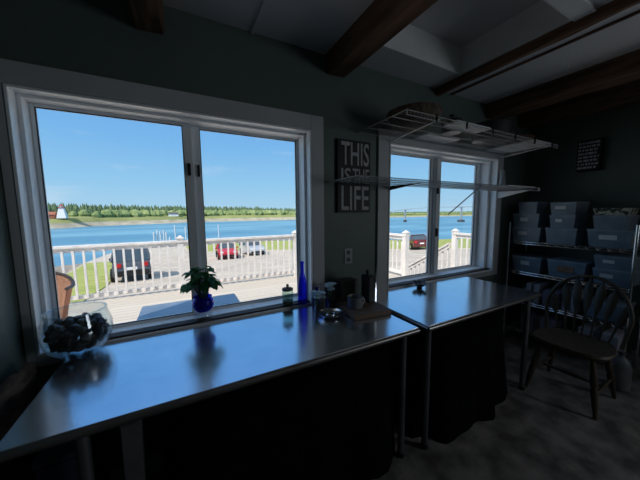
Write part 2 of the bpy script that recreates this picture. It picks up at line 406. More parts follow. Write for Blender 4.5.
# ------------------------------------------------------------------ draped covers under the tables
def drape(label, cx, cy, hx, hy, h, flare, seed):
    rnd = random.Random(seed); b = MB(); n = 72; rings = []
    ph = [rnd.random() * 6 for _ in range(4)]
    lv = [(0, 1.0, .15), (.12, .92, .5), (.35, .6, .8), (.6, .3, .95), (.85, .1, 1), (.96, .02, .985), (1.0, 0, .93)]
    for f, fl, sc in lv:
        ring = []
        for i in range(n):
            a = 2 * PI * i / n; ca, sa = math.cos(a), math.sin(a)
            q = 4.0; k = (abs(ca) ** q + abs(sa) ** q) ** (-1 / q)
            fold = (math.sin(a * 9 + ph[0]) + .6 * math.sin(a * 15 + ph[1]) + .5 * math.sin(a * 4 + ph[2])) * .022 * (1 - f)
            g = (1 if sc > .9 else 1)
            ex = (hx + flare * (1 - f) + fold) * k * g; ey = (hy + .4 * flare * (1 - f) + fold) * k * g
            if f == 1.0: ex *= .93; ey *= .9
            zz = f * h + (.02 * math.sin(a * 3 + ph[3]) if f in (.96, 1.0) else 0)
            ring.append(b.bm.verts.new((ex * ca, ey * sa, max(zz, .002 if f == 0 else 0))))
        rings.append(ring)
    for a, c_ in zip(rings, rings[1:]):
        for j in range(n): b.bm.faces.new((a[j], a[(j + 1) % n], c_[(j + 1) % n], c_[j]))
    top = b.bm.verts.new((0, 0, h + .02))
    for j in range(n): b.bm.faces.new((rings[-1][j], rings[-1][(j + 1) % n], top))
    b.bm.faces.new(rings[0][::-1])
    o = b.build('draped_cloth', M['cloth'], None, True, (cx, cy, 0))
    return tag(o, label, 'cloth')
drape('black cloth draped to the floor over goods under the right-hand steel table', 1.75, 1.27, .42, .25, .69, .10, 3)
drape('black cloth draped over goods under the long left steel table', .50, 1.30, .59, .25, .70, .05, 5)
# boxes at the left end under the long table
b = MB(); b.box(-.055, .055, -.17, .17, 0, .62, bevel=.006)
o = thing('storage_box', 'tall dark blue plastic box under the left end of the long table', 'box', (-.415, 1.30, 0))
b.build('body', M['bluebox'], o); MB().box(-.06, .06, -.175, .175, .62, .645, bevel=.004).build('lid', M['bluebox'], o)
o = thing('cardboard_box', 'grey cardboard box standing upright to the right of the dark blue box', 'box', (-.215, 1.20, 0))
MB().box(-.03, .03, -.045, .045, 0, .66, bevel=.003).build('body', M['greybox'], o)
b = MB(); b.box(-.03, -.002, -.045, .045, .66, .663); b.box(.002, .03, -.045, .045, .66, .664); b.build('flap', M['greybox'], o)
# rough slab between the table end and left wall
b = MB(); n = 26; R1 = []
for i in range(n + 1):
    y = .86 + (1.50 - .86) * i / n; zt = .885 - .045 * i / n + 0.005 * math.sin(i * 1.3) + random.uniform(-.004, .004); x = -.60 + .02 * math.sin(i * .35)
    R1.append([b.bm.verts.new(p) for p in ((x - .014, y, 0), (x - .015 + random.uniform(-.003, .003), y, zt - .03), (x - .010, y, zt), (x + .006, y, zt - .003), (x + .014 + random.uniform(-.004, .003), y, zt - .03), (x + .014, y, 0))])
for a, c_ in zip(R1, R1[1:]):
    for k in range(6): b.bm.faces.new((a[k], a[(k + 1) % 6], c_[(k + 1) % 6], c_[k]))
b.bm.faces.new(R1[0][::-1]); b.bm.faces.new(R1[-1])
tag(b.build('wood_slab', M['bark']), 'rough live-edge wooden slab on end between left wall and long table', 'wood slab')

# ------------------------------------------------------------------ things on the tables and sill
ZT, ZS = .805, .826
# bowl of shells
o = thing('glass_bowl', 'wide clear glass bowl filled with dark shells in the left corner of the large window', 'bowl', (-.455, 1.585, ZT))
prof = [(0, 0), (.06, 0), (.08, .006), (.118, .045), (.132, .095), (.130, .14), (.116, .185), (.112, .205), (.108, .205), (.112, .183), (.126, .138), (.128, .095), (.114, .048), (.075, .010), (0, .006)]
MB().lathe(prof, n=36).build('bowl_wall', M['clear'], o, True)
MB().tube([(.110 * math.cos(2 * PI * i / 36), .110 * math.sin(2 * PI * i / 36), .205) for i in range(36)], .005, 8, True).build('rim', M['clear'], o, True)
def shell_mesh():
    b = MB(); b.blob((0, 0, 0), .033, (1, .75, .6), 2, .14); return b
first = None
random.seed(21)
for k, (zz, rad, cnt) in enumerate([(.034, .036, 5), (.056, .074, 9), (.078, .086, 10), (.100, .090, 10), (.122, .088, 10), (.144, .078, 9), (.152, .035, 5), (.125, .045, 5), (.09, .045, 5)]):
    for i in range(cnt):
        a = 2 * PI * i / cnt + k * .7
        p = (-.455 + rad * math.cos(a), 1.585 + rad * math.sin(a), ZT + zz)
        if first is None:
            first = s = shell_mesh().build('mussel_shell', M['shell'], None, True)
            tag(s, 'dark shell heaped in the glass bowl in the window corner', 'shell', 'dark shells heaped in the glass bowl')
        else: s = first.copy(); COL.objects.link(s)
        s.location = p; s.rotation_euler = (random.uniform(-.9, .9), random.uniform(-.9, .9), random.uniform(0, 6.28))
        s.scale = (random.uniform(.68, .9),) * 3
# plant
o = thing('potted_pothos', 'leafy green pothos in a blue glass pot on the window sill', 'plant', (.092, 1.676, ZS + .026)); o.scale = (1.03, 1.03, 1.0)
MB().lathe([(0, -.026), (.046, -.026), (.052, -.018), (.044, 0), (.040, .024), (0, .024)], n=28).build('glass_stand', M['clear'], o, True)
MB().lathe([(0, .024), (.034, .024), (.052, .04), (.060, .068), (.054, .095), (.047, .105), (.050, .112), (.046, .112), (.043, .103), (.050, .09), (.055, .068), (.047, .044), (.03, .030), (0, .03)], n=28).build('pot', M['cobalt'], o, True)
MB().lathe([(0, .030), (.028, .031), (.044, .045), (.050, .068), (.044, .092), (0, .098)], n=20).build('soil', M['soil'], o, True)
rnd = random.Random(4)
for i in range(64):
    a = i * 2.399 + rnd.uniform(-.2, .2); el = rnd.uniform(-.1, 1.35); R = rnd.uniform(.045, .088)
    base = Vector((.012 * math.cos(a), .012 * math.sin(a), .095))
    tip = Vector((R * math.cos(a) * math.cos(el) * 1.1, R * math.sin(a) * math.cos(el) * .7, .185 + R * math.sin(el) * 1.25))
    mid = (base + tip) / 2 + Vector((0, 0, .035))
    lf = MB()
    d = (tip - base); d.z = 0; d.normalize(); d.rotate(Matrix.Rotation(rnd.uniform(-.9, .9), 3, 'Z')); sd = d.cross(Vector((0, 0, 1))).normalized(); d = (d + Vector((0, 0, -rnd.uniform(.2, 1.3) + .5 * math.sin(el)))).normalized(); L_ = rnd.uniform(.036, .050); Wd = L_ * .60
    dn = Vector((0, 0, -1)); 
    rows = []
    for t_, w_ in ((0, .1), (.15, .8), (.4, 1), (.7, .7), (.9, .3), (1, .02)):
        p = tip + d * L_ * t_ + dn * (.018 * t_ * t_ * (1 if el < .5 else .4))
        rows.append([lf.bm.verts.new(p + sd * Wd * w_ + Vector((0, 0, .004))), lf.bm.verts.new(p), lf.bm.verts.new(p - sd * Wd * w_ + Vector((0, 0, .004)))])
    for q, r_ in zip(rows, rows[1:]):
        lf.bm.faces.new((q[0], q[1], r_[1], r_[0])); lf.bm.faces.new((q[1], q[2], r_[2], r_[1]))
    bmesh.ops.solidify(lf.bm, geom=lf.bm.faces[:], thickness=.0012)
    lo = lf.build('leaf', M['leaf'], o, True)
    MB().tube([base, mid, tip], .0016, 6).build('stem', M['stem'], lo, True)
# small jar with lid
o = thing('glass_jar', 'small greenish glass jar with a knobbed lid, left of the blue bottle', 'jar', (.618, 1.655, ZS)); o.scale = (1.25, 1.25, 1.22)
MB().lathe([(0, 0), (.028, 0), (.031, .006), (.031, .072), (.026, .082), (.026, .086), (.023, .086), (.028, .070), (.028, .006), (0, .005)], n=24).build('body', M['jarglass'], o, True)
MB().lathe([(0, .005), (.0265, .006), (.0265, .026), (0, .028)], n=20).build('contents', mat('grey_green_sand', (.05, .09, .06), (.16, .2, .17), scale=60), o, True)
MB().lathe([(0, .084), (.030, .084), (.030, .094), (.012, .100), (.005, .103), (.008, .110), (.006, .117), (0, .118)], n=24).build('lid', M['greybox'], o, True)
# blue bottle
o = thing('cobalt_bottle', 'tall slender cobalt blue glass bottle on the sill at the window edge', 'bottle', (.722, 1.640, ZS)); o.scale = (1, 1, 1.03)
MB().lathe([(0, 0), (.030, 0), (.034, .005), (.034, .120), (.030, .150), (.018, .190), (.0125, .215), (.0115, .270), (.014, .272), (.014, .284), (.009, .284), (.009, .215), (.026, .15), (.030, .12), (.030, .008), (0, .008)], n=28).build('body', M['cobaltglass'], o, True)
# second small blue vase
o = thing('cobalt_vase', 'small cobalt blue glass vase half hidden behind the blue flowers', 'vase', (.806, 1.585, ZT)); o.scale = (.9, .9, .8)
MB().lathe([(0, 0), (.020, 0), (.026, .02), (.024, .07), (.010, .11), (.012, .150), (.018, .165), (.014, .165), (.007, .11), (.02, .07), (.021, .02), (0, .008)], n=22).build('body', M['cobaltglass'], o, True)
# glass cups holding blue flowers
def flower_glass(x, y, h, r, label, seed, nb):
    o = thing('flower_glass', label, 'flower glass', (x, y, ZT))
    MB().lathe([(0, 0), (r * .8, 0), (r * .85, .004), (r, h), (r - .003, h), (r * .8, .008), (0, .008)], n=22).build('cup', M['clear'], o, True)
    MB().lathe([(0, .009), (r * .78, .009), (r * .86, h * .55), (0, h * .56)], n=18).build('water', M['shell'], o, True)
    rn = random.Random(seed)
    for k in range(nb):
        a = rn.uniform(0, 6.28); q = rn.uniform(.2, 1) * r * .9; p = Vector((q * math.cos(a), q * math.sin(a), h + rn.uniform(.006, .045)))
        f = MB()
        for j in range(6):
            t_ = j * PI / 3; f.blob((p.x + .011 * math.cos(t_), p.y + .011 * math.sin(t_), p.z + rn.uniform(-.003, .003)), .013, (1, 1, .45), 1)
        fo = f.build('flower', M['petalblue'], o, True)
        MB().tube([(p.x * .3, p.y * .3, .012), (p.x * .8, p.y * .8, h * .7), p], .0015, 5).build('stem', M['stem'], fo)
flower_glass(.775, 1.50, .085, .036, 'clear glass with pale blue flowers nearest the blue bottle', 2, 12)
flower_glass(.880, 1.52, .120, .034, 'taller clear glass of pale blue flowers in front of the wall between the windows', 3, 13)
# cutting board, mug, box, rack
R = Matrix.Rotation(math.radians(8), 3, 'Z')
bd = MB().box(-.135, .135, -.13, .13, 0, .03, bevel=.004).build('cutting_board', M['boardwood'], None, False, (1.032, 1.365, ZT), (0, 0, math.radians(-6)))
tag(bd, 'thick wooden cutting board lying on the right end of the long table', 'cutting board')
o = thing('enamel_mug', 'grey enamel mug with a handle standing on the cutting board', 'mug', (.975, 1.37, ZT + .03))
MB().lathe([(0, 0), (.046, 0), (.050, .004), (.050, .070), (.053, .072), (.050, .074), (.047, .070), (.047, .006), (0, .005)], n=28).build('cup', mat('grey_enamel', (.16, .17, .18), (.22, .23, .24), rough=.3), o, True)
MB().tube([(.049 + .018 * math.sin(t_ * PI / 8), -.012, .060 - .045 * t_ / 8) for t_ in range(9)], .0045, 8).build('handle', M['white'], o, True)
o = thing('wire_napkin_rack', 'square chrome wire rack behind the enamel mug', 'rack', (.905, 1.590, ZT))
b = MB()
for yy in (-.02, .02):
    b.tube([(-.055, yy, 0.003), (-.055, yy, .145), (.075, yy, .145), (.075, yy, 0.003)], .0035, 6)
b.tube([(-.055, -.02, .003), (-.055, .02, .003)], .003, 6); b.tube([(.075, -.02, .003), (.075, .02, .003)], .003, 6)
b.build('wire_frame', M['chrome'], o, True)
o = thing('wooden_box', 'grey wooden box standing against the wall below the outlet', 'box', (1.045, 1.578, ZT))
MB().box(-.070, .070, -.045, .045, 0, .145, bevel=.004).build('body', mat('grey_wood', (.07, .065, .062), (.12, .11, .105), rough=.7, stretch=(1, 1, 6)), o)
MB().box(-.073, .073, -.048, .048, .145, .160, bevel=.003).build('lid', mat('grey_wood_lid', (.10, .095, .09), (.14, .13, .125), rough=.7), o)
o = thing('knife_block', 'black knife stand with an upright steel blade beside the cutting board', 'knife stand', (1.235, 1.52, ZT))
o.location = (1.125, 1.425, ZT + .03)
MB().box(-.028, .020, -.045, .045, 0, .185, bevel=.004).build('block', M['black'], o)
b = MB(); b.hexa([(.021, -.048, .0), (.034, -.048, .0), (.034, -.044, .0), (.021, -.044, .0)], [(.024, -.048, .20), (.034, -.048, .235), (.034, -.044, .235), (.024, -.044, .20)])
kb = b.build('blade', M['steelbright'], o)
MB().box(-.022, -.008, -.02, .0, .185, .225, bevel=.003).build('knife_handle', M['black'], o)
# shiny dish with ring
o = thing('metal_dish', 'shallow shiny metal dish on the table in front of the flower glasses', 'dish', (.800, 1.385, ZT)); o.scale = (1.45, 1.45, 1.2)
MB().lathe([(0, 0), (.032, 0), (.05, .012), (.056, .020), (.053, .020), (.047, .014), (.03, .004), (0, .004)], n=30).build('body', M['steelbright'], o, True)
MB().tube([(.02 * math.cos(i * PI / 8), .02 * math.sin(i * PI / 8), .012 + .004 * math.sin(i * PI / 4)) for i in range(16)], .004, 6, True).build('ring', M['steelbright'], o, True)
# fluted bowl on the right table
o = thing('fluted_bowl', 'small dark fluted bowl standing on the right-hand steel table', 'bowl', (1.765, 1.545, ZT))
b = MB(); b.lathe([(0, 0), (.022, 0), (.024, .006), (.014, .012), (.03, .02), (.052, .034), (.062, .048), (.058, .048), (.046, .036), (.02, .024), (0, .02)], n=40)
for v in b.bm.verts:
    r_ = math.hypot(v.co.x, v.co.y)
    if r_ > .028: a = math.atan2(v.co.y, v.co.x); v.co.z += .005 * math.cos(8 * a); v.co.x *= 1 + .05 * math.cos(8 * a); v.co.y *= 1 + .05 * math.cos(8 * a)
b.build('body', M['shell'], o, True)

# ------------------------------------------------------------------ wall pieces
def text_mesh(name, s, w, h, m, parent, loc, rot):
    cu = bpy.data.curves.new('txt', 'FONT'); cu.body = s; cu.extrude = .02; cu.offset = .010; cu.resolution_u = 3
    to = bpy.data.objects.new('txt', cu); COL.objects.link(to)
    bpy.context.view_layer.update()
    dg = bpy.context.evaluated_depsgraph_get(); me = bpy.data.meshes.new_from_object(to.evaluated_get(dg))
    bpy.data.objects.remove(to)
    xs = [v.co.x for v in me.vertices]; ys = [v.co.y for v in me.vertices]
    x0, x1, y0, y1 = min(xs), max(xs), min(ys), max(ys)
    for v in me.vertices:
        v.co.x = (v.co.x - x0) / (x1 - x0) * w; v.co.y = (v.co.y - y0) / (y1 - y0) * h; v.co.z = v.co.z * .1
    me.materials.clear(); me.materials.append(m)
    o = bpy.data.objects.new(name, me); COL.objects.link(o); o.location = loc; o.rotation_euler = rot
    o.parent = parent
    return o
o = thing('wall_sign', 'black sign reading THIS IS THE LIFE in grey letters between the windows', 'sign', (1.004, YF, 1.450))
MB().box(0, .290, -.022, 0, 0, .520, bevel=.002).build('board', M['signblack'], o)
text_mesh('lettering', 'THIS', .245, .165, M['signgrey'], o, (.030, -.0225, .340), (PI / 2, 0, 0))
text_mesh('lettering', 'IS', .080, .105, M['signgrey'], o, (.030, -.0225, .214), (PI / 2, 0, 0))
text_mesh('lettering', 'THE', .150, .105, M['signgrey'], o, (.128, -.0225, .214), (PI / 2, 0, 0))
text_mesh('lettering', 'LIFE', .245, .175, M['signgrey'], o, (.030, -.0225, .018), (PI / 2, 0, 0))
o = thing('wall_plaque', 'small black plaque with rows of pale marks on the right wall', 'plaque', (XR, 1.037, 1.84))
MB().box(-.07, 0, 0, .176, 0, .300, bevel=.002).build('board', M['signblack'], o)
b = MB(); rn = random.Random(8)
for i in range(8):
    z_ = .268 - i * .034; y_ = .165
    while y_ > .02:
        w_ = rn.uniform(.012, .045); w_ = min(w_, y_ - .012)
        if w_ > .006: b.box(-.0715, -.070, y_ - w_, y_, z_ - .010, z_ + .010)
        y_ -= w_ + rn.uniform(.004, .009)
b.build('marks', M['signgrey2'], o)
o = thing('outlet_plate', 'pale electrical outlet plate on the wall below the sign', 'outlet', (1.072, YF, 1.065))
MB().box(0, .072, -.006, 0, 0, .115, bevel=.002).build('plate', mat('outlet_plastic', (.30, .31, .32), (.33, .34, .35), rough=.4), o)
for z_ in (.03, .085): MB().box(.022, .050, -.0075, -.006, z_ - .014, z_ + .014, bevel=.0005).build('socket', M['greybox'], o)

# ------------------------------------------------------------------ wire shelves over the right window
def wire_shelf(label, x0, x1, z, yf=1.29, lip=.03):
    o = thing('wire_shelf', label, 'wire shelf', (x0, YF, z)); L_ = x1 - x0; D = YF - yf
    b = MB()
    n = int(L_ / .029)
    for i in range(n + 1):
        x = L_ * i / n
        b.tube([(x, -.004, 0), (x, -D, 0), (x, -D - .001, -lip)], .0012, 4)
    b.build('cross_wires', M['wire'], o)
    b = MB()
    for yy, zz in ((-.006, -.004), (-D * .25, -.004), (-D * .5, -.004), (-D * .75, -.004), (-D, -.002), (-D, -lip)):
        b.tube([(0, yy, zz), (L_, yy, zz)], .0025, 6)
    b.build('long_rails', M['wire'], o)
    for xe in (0, L_): MB().tube([(xe, -.006, -.004), (xe, -D, -.002), (xe, -D, -lip)], .0034, 6).build('end_rail', M['wire'], o)
    return o, L_, D
so, L_, D = wire_shelf('upper white wire shelf above the right window, near the ceiling', 1.19, 3.05, 2.040, 1.168)
for xx in (.30, 1.80):
    MB().tube([(xx, -.004, -.040), (xx, -D + .02, -.008)], .007, 6, flat=(1, .5)).build('bracket', M['white'], so)
for xx in (.25, .55, .85, 1.15, 1.45, 1.75): MB().box(xx - .004, xx + .004, -D - .008, -D + .004, -.036, .006).build('clip', M['black'], so)
so, L_, D = wire_shelf('lower white wire shelf crossing in front of the right window', .93, 3.06, 1.668)
b = MB(); b.hexa([(.56, -.006, -.045), (.572, -.006, -.045), (.572, -.004, -.045), (.56, -.004, -.045)], [(.56, -D + .03, -.016), (.576, -D + .03, -.016), (.576, -.004, -.012), (.56, -.004, -.012)])
b.build('bracket', M['black'], so)
MB().tube([(1.285, -.020, -.245), (1.215, -D, -.012)], .005, 6).build('bracket', M['steel_leg'], so)
b = MB(); b.hexa([(2.06, -.006, -.09), (2.075, -.006, -.09), (2.075, -.004, -.09), (2.06, -.004, -.09)], [(2.06, -D + .02, -.016), (2.075, -D + .02, -.016), (2.075, -.004, -.012), (2.06, -.004, -.012)])
b.build('bracket', M['white'], so)
MB().lathe([(0, 0), (.008, 0), (.010, .012), (.006, .03), (0, .03)], (2.13, -D, -.03), 10).build('end_cap', M['white'], so)
# things on the shelves
zs1, zs2 = 2.0435, 1.6715
def board(name, label, cat, x0, x1, y0, y1, z, h, m): return tag(MB().box(-(x1 - x0) / 2, (x1 - x0) / 2, -(y1 - y0) / 2, (y1 - y0) / 2, 0, h, bevel=.003).build(name, m, None, False, ((x0 + x1) / 2, (y0 + y1) / 2, z)), label, cat)
board('white_tray', 'flat white board on the upper wire shelf, leftmost and nearest the wall', 'board', 1.72, 2.10, 1.46, 1.635, zs1, .012, M['paper'])
board('white_tray', 'flat white board at the front edge of the upper wire shelf, before the small pot', 'board', 1.66, 2.04, 1.18, 1.295, zs1, .012, M['paper'])
board('white_tray', 'flat white board at the right end of the upper wire shelf', 'board', 2.70, 3.03, 1.19, 1.62, zs1, .012, M['paper'])
board('shelf_liner', 'narrow white board lying at the right end of the lower wire shelf', 'board', 2.60, 3.04, 1.31, 1.62, zs2, .008, M['paper'])
o = thing('woven_basket', 'wide shallow woven basket at the left end of the upper wire shelf', 'basket', (1.49, 1.40, zs1))
MB().lathe([(0, 0), (.11, 0), (.16, .04), (.185, .09), (.178, .092), (.15, .046), (.10, .01), (0, .01)], n=36).build('body', M['basket'], o, True)
MB().tube([(.182 * math.cos(i * PI / 16), .182 * math.sin(i * PI / 16), .091) for i in range(32)], .007, 6, True).build('rim', M['basket'], o, True)
def pot(label, x, y, r, h, z, lid=True, cat='pot', name='saucepan'):
    o = thing(name, label, cat, (x, y, z))
    MB().lathe([(0, 0), (r * .92, 0), (r, .008), (r, h), (r * 1.04, h + .002), (r * .97, h + .004), (r * .96, .012), (0, .010)], n=28).build('body', M['pan'], o, True)
    if lid:
        l = MB().lathe([(0, h + .006), (r * 1.02, h + .006), (r * .7, h + .022), (.01, h + .028), (0, h + .028)], n=24).build('lid', M['steel_leg'], o, True)
        MB().lathe([(0, h + .028), (.006, h + .028), (.006, h + .04), (.016, h + .046), (.014, h + .054), (0, h + .055)], n=14).build('knob', M['black'], l, True)
    MB().tube([(-r, 0, h * .8), (-r - .03, .012, h * .82), (-r - .03, -.012, h * .82), (-r, -.02, h * .8)], .004, 6).build('handle', M['black'], o, True)
pot('dark lidded pot on the upper wire shelf, right of the woven basket', 1.87, 1.378, .070, .085, zs1)
pot('larger dark lidded pot on the upper wire shelf, next to the right-end board', 2.40, 1.38, .150, .135, zs1)
o = thing('round_bowl', 'dark round bowl standing on the right-end white board of the upper shelf', 'bowl', (2.86, 1.40, zs1 + .012))
MB().lathe([(0, 0), (.05, 0), (.10, .04), (.125, .075), (.119, .075), (.095, .043), (.045, .008), (0, .008)], n=28).build('body', mat('brown_glaze', (.09, .04, .025), (.15, .07, .045), rough=.4), o, True)
o = thing('pale_vase', 'pale frosted vase at the right end of the lower wire shelf', 'vase', (2.99, 1.585, zs2 + .008))
MB().lathe([(0, 0), (.03, 0), (.034, .02), (.030, .09), (.018, .14), (.022, .185), (.018, .185), (.014, .14), (.026, .09), (.03, .02), (0, .008)], n=22).build('body', mat('frosted_glass', (.22, .25, .26), (.3, .33, .34), rough=.4), o, True)

# ------------------------------------------------------------------ shelving rack with bins by the right wall
RX0, RX1, RY0, RY1 = 3.215, 3.62, .665, 1.615
o = thing('wire_rack', 'freestanding wire rack of plastic bins against the right wall', 'rack', ((RX0 + RX1) / 2, (RY0 + RY1) / 2, 0))
hx, hy = (RX1 - RX0) / 2, (RY1 - RY0) / 2
for sx in (-1, 1):
    for sy in (-1, 1):
        MB().tube([(sx * (hx - .012), sy * (hy - .012), .0), (sx * (hx - .012), sy * (hy - .012), 1.33)], .0115, 12).build('post', M['chrome'], o, True)
SH = [.16, .48, .800, 1.125]
for z in SH:
    b = MB()
    for i in range(37):
        y = -hy + .03 + (2 * hy - .06) * i / 36; b.tube([(-hx + .012, y, z - .002), (hx - .012, y, z - .002)], .0028, 4)
    for zz in (z - .004, z - .028):
        b.tube([(-hx + .012, -hy + .012, zz), (hx - .012, -hy + .012, zz), (hx - .012, hy - .012, zz), (-hx + .012, hy - .012, zz)], .0035, 6, True)
    k = 0
    for i in range(26):
        y = -hy + .03 + (2 * hy - .06) * i / 25; b.tube([(-hx + .012, y, z - .004), (-hx + .012, y + .018 * (1 if i % 2 else -1), z - .028)], .003, 4)
    b.build('wire_tray', M['chrome'], o)
def bin_(y0, y1, z0, h, label, lab=None, depth=.30, leaf=False, open_=False):
    tm = M['leafprint'] if leaf else M['bin']
    """front faces -x at the rack's front edge"""
    w = (y1 - y0); o = thing('storage_bin', label, 'storage bin', (RX0 + .032 + depth / 2, (y0 + y1) / 2, z0), 0, 'plastic storage bins on the wire rack')
    hw, hd = w / 2, depth / 2; k = .86
    hb = h - .016
    b = MB(); b.hexa([(-hd * k, -hw * k, 0), (hd * k, -hw * k, 0), (hd * k, hw * k, 0), (-hd * k, hw * k, 0)],
                     [(-hd * .97, -hw * .96, hb), (hd * .97, -hw * .96, hb), (hd * .97, hw * .96, hb), (-hd * .97, hw * .96, hb)])
    b.build('tub', tm, o)
    MB().box(-hd, hd, -hw, hw, hb, h, bevel=.004).build('lid', M['leafprint'] if leaf else M['lid'], o)
    if lab:
        a, c_ = lab; x_ = -hd * (k + (.97 - k) * .5) - .0035
        MB().hexa([(x_ + .008, a, h * .32), (x_ + .011, a, h * .32), (x_ + .011, c_, h * .32), (x_ + .008, c_, h * .32)],
                  [(x_ - .006, a, h * .70), (x_ - .003, a, h * .70), (x_ - .003, c_, h * .70), (x_ - .006, c_, h * .70)]).build('paper_label', M['paper'], o)
    return o
S4, S3, S2, S1 = SH[3] + .001, SH[2] + .001, SH[1] + .001, SH[0] + .001
bin_(1.325, 1.60, S4, .150, 'bottom bin of the far-left stack on the top rack shelf, large white label', (-.01, .07))
bin_(1.345, 1.60, S4 + .15, .145, 'middle bin of the far-left stack on the top rack shelf', (-.02, .05))
bin_(1.37, 1.55, S4 + .295, .120, 'small unlabelled bin topping the far-left stack on the rack', None, .22)
bin_(1.045, 1.295, S4, .155, 'unlabelled bottom bin of the middle stack on the top rack shelf', None)
bin_(1.065, 1.27, S4 + .155, .125, 'second bin of the middle stack, faint label low on its front', (0, .05))
bin_(1.065, 1.27, S4 + .28, .125, 'topmost bin of the middle stack with a wide pale label', (-.02, .06))
bin_(.70, .985, S4, .155, 'wide bottom bin of the right-hand stack on the top rack shelf', (-.05, .06))
bin_(.735, .955, S4 + .155, .125, 'plain bin in the right-hand stack under the leaf-patterned one', None)
bin_(.735, .955, S4 + .28, .060, 'shallow bin with a leaf-patterned lid topping the right-hand stack', None, .26, True)
bin_(1.30, 1.58, S3, .160, 'single labelled bin at the left on the second rack shelf', (-.03, .05))
e1 = bin_(.96, 1.26, S3, .165, 'single bin with orange contents in the middle of the second rack shelf', None)
MB().box(-.1515 + .008, -.150 + .010, -.06, .06, .05, .11).build('printed_packet', mat('orange_packet', (.22, .10, .05), (.32, .18, .12), scale=30), e1)
bin_(.68, .925, S3, .135, 'lower of two labelled bins at the right end of the second rack shelf', (-.01, .07))
bin_(.68, .925, S3 + .135, .120, 'upper of two labelled bins at the right end of the second rack shelf', (-.01, .06))
bin_(.70, .96, S2, .15, 'bin on the third rack shelf behind the right side of the chair', None)
def carton(y0, y1, z0, h, label, m, d=.26):
    o = thing('paper_carton', label, 'carton', (RX0 + .032 + d / 2, (y0 + y1) / 2, z0)); w = (y1 - y0) / 2
    MB().box(-d / 2, d / 2, -w, w, 0, h, bevel=.003).build('body', m, o)
    MB().box(-d / 2 - .001, d / 2 + .001, -w * .2, w * .2, h * .05, h + .001).build('tape', M['greybox'], o)
Wc = mat('white_carton', (.36, .37, .42), (.5, .5, .56), rough=.7, scale=12)
Pc = mat('violet_grey_carton', (.16, .15, .22), (.26, .24, .33), rough=.7, scale=12)
carton(1.30, 1.42, S2, .20, 'white carton leftmost on the third rack shelf, seen through the chair', Wc)
carton(1.14, 1.27, S2, .16, 'short violet-grey carton on the third rack shelf beside the white one', Pc)
carton(1.00, 1.11, S2, .22, 'tall pale carton on the third rack shelf behind the chair spindles', Wc)
carton(1.15, 1.45, S1, .18, 'wide violet-grey carton on the lowest rack shelf at the left', Pc)
carton(.72, .98, S1, .20, 'wide white carton on the lowest rack shelf at the right', Wc)
# jug on the floor at rack foot
o = thing('plastic_jug', 'grey plastic jug on the floor between the chair and the rack', 'jug', (3.10, .66, 0))
MB().lathe([(0, 0), (.055, 0), (.065, .01), (.065, .19), (.05, .24), (.02, .27), (.02, .29), (0, .29)], n=22).build('body', mat('grey_jug', (.14, .15, .16), (.2, .21, .22), rough=.4), o, True)
MB().lathe([(0, .29), (.024, .29), (.024, .31), (0, .31)], n=16).build('cap', M['greybox'], o, True)

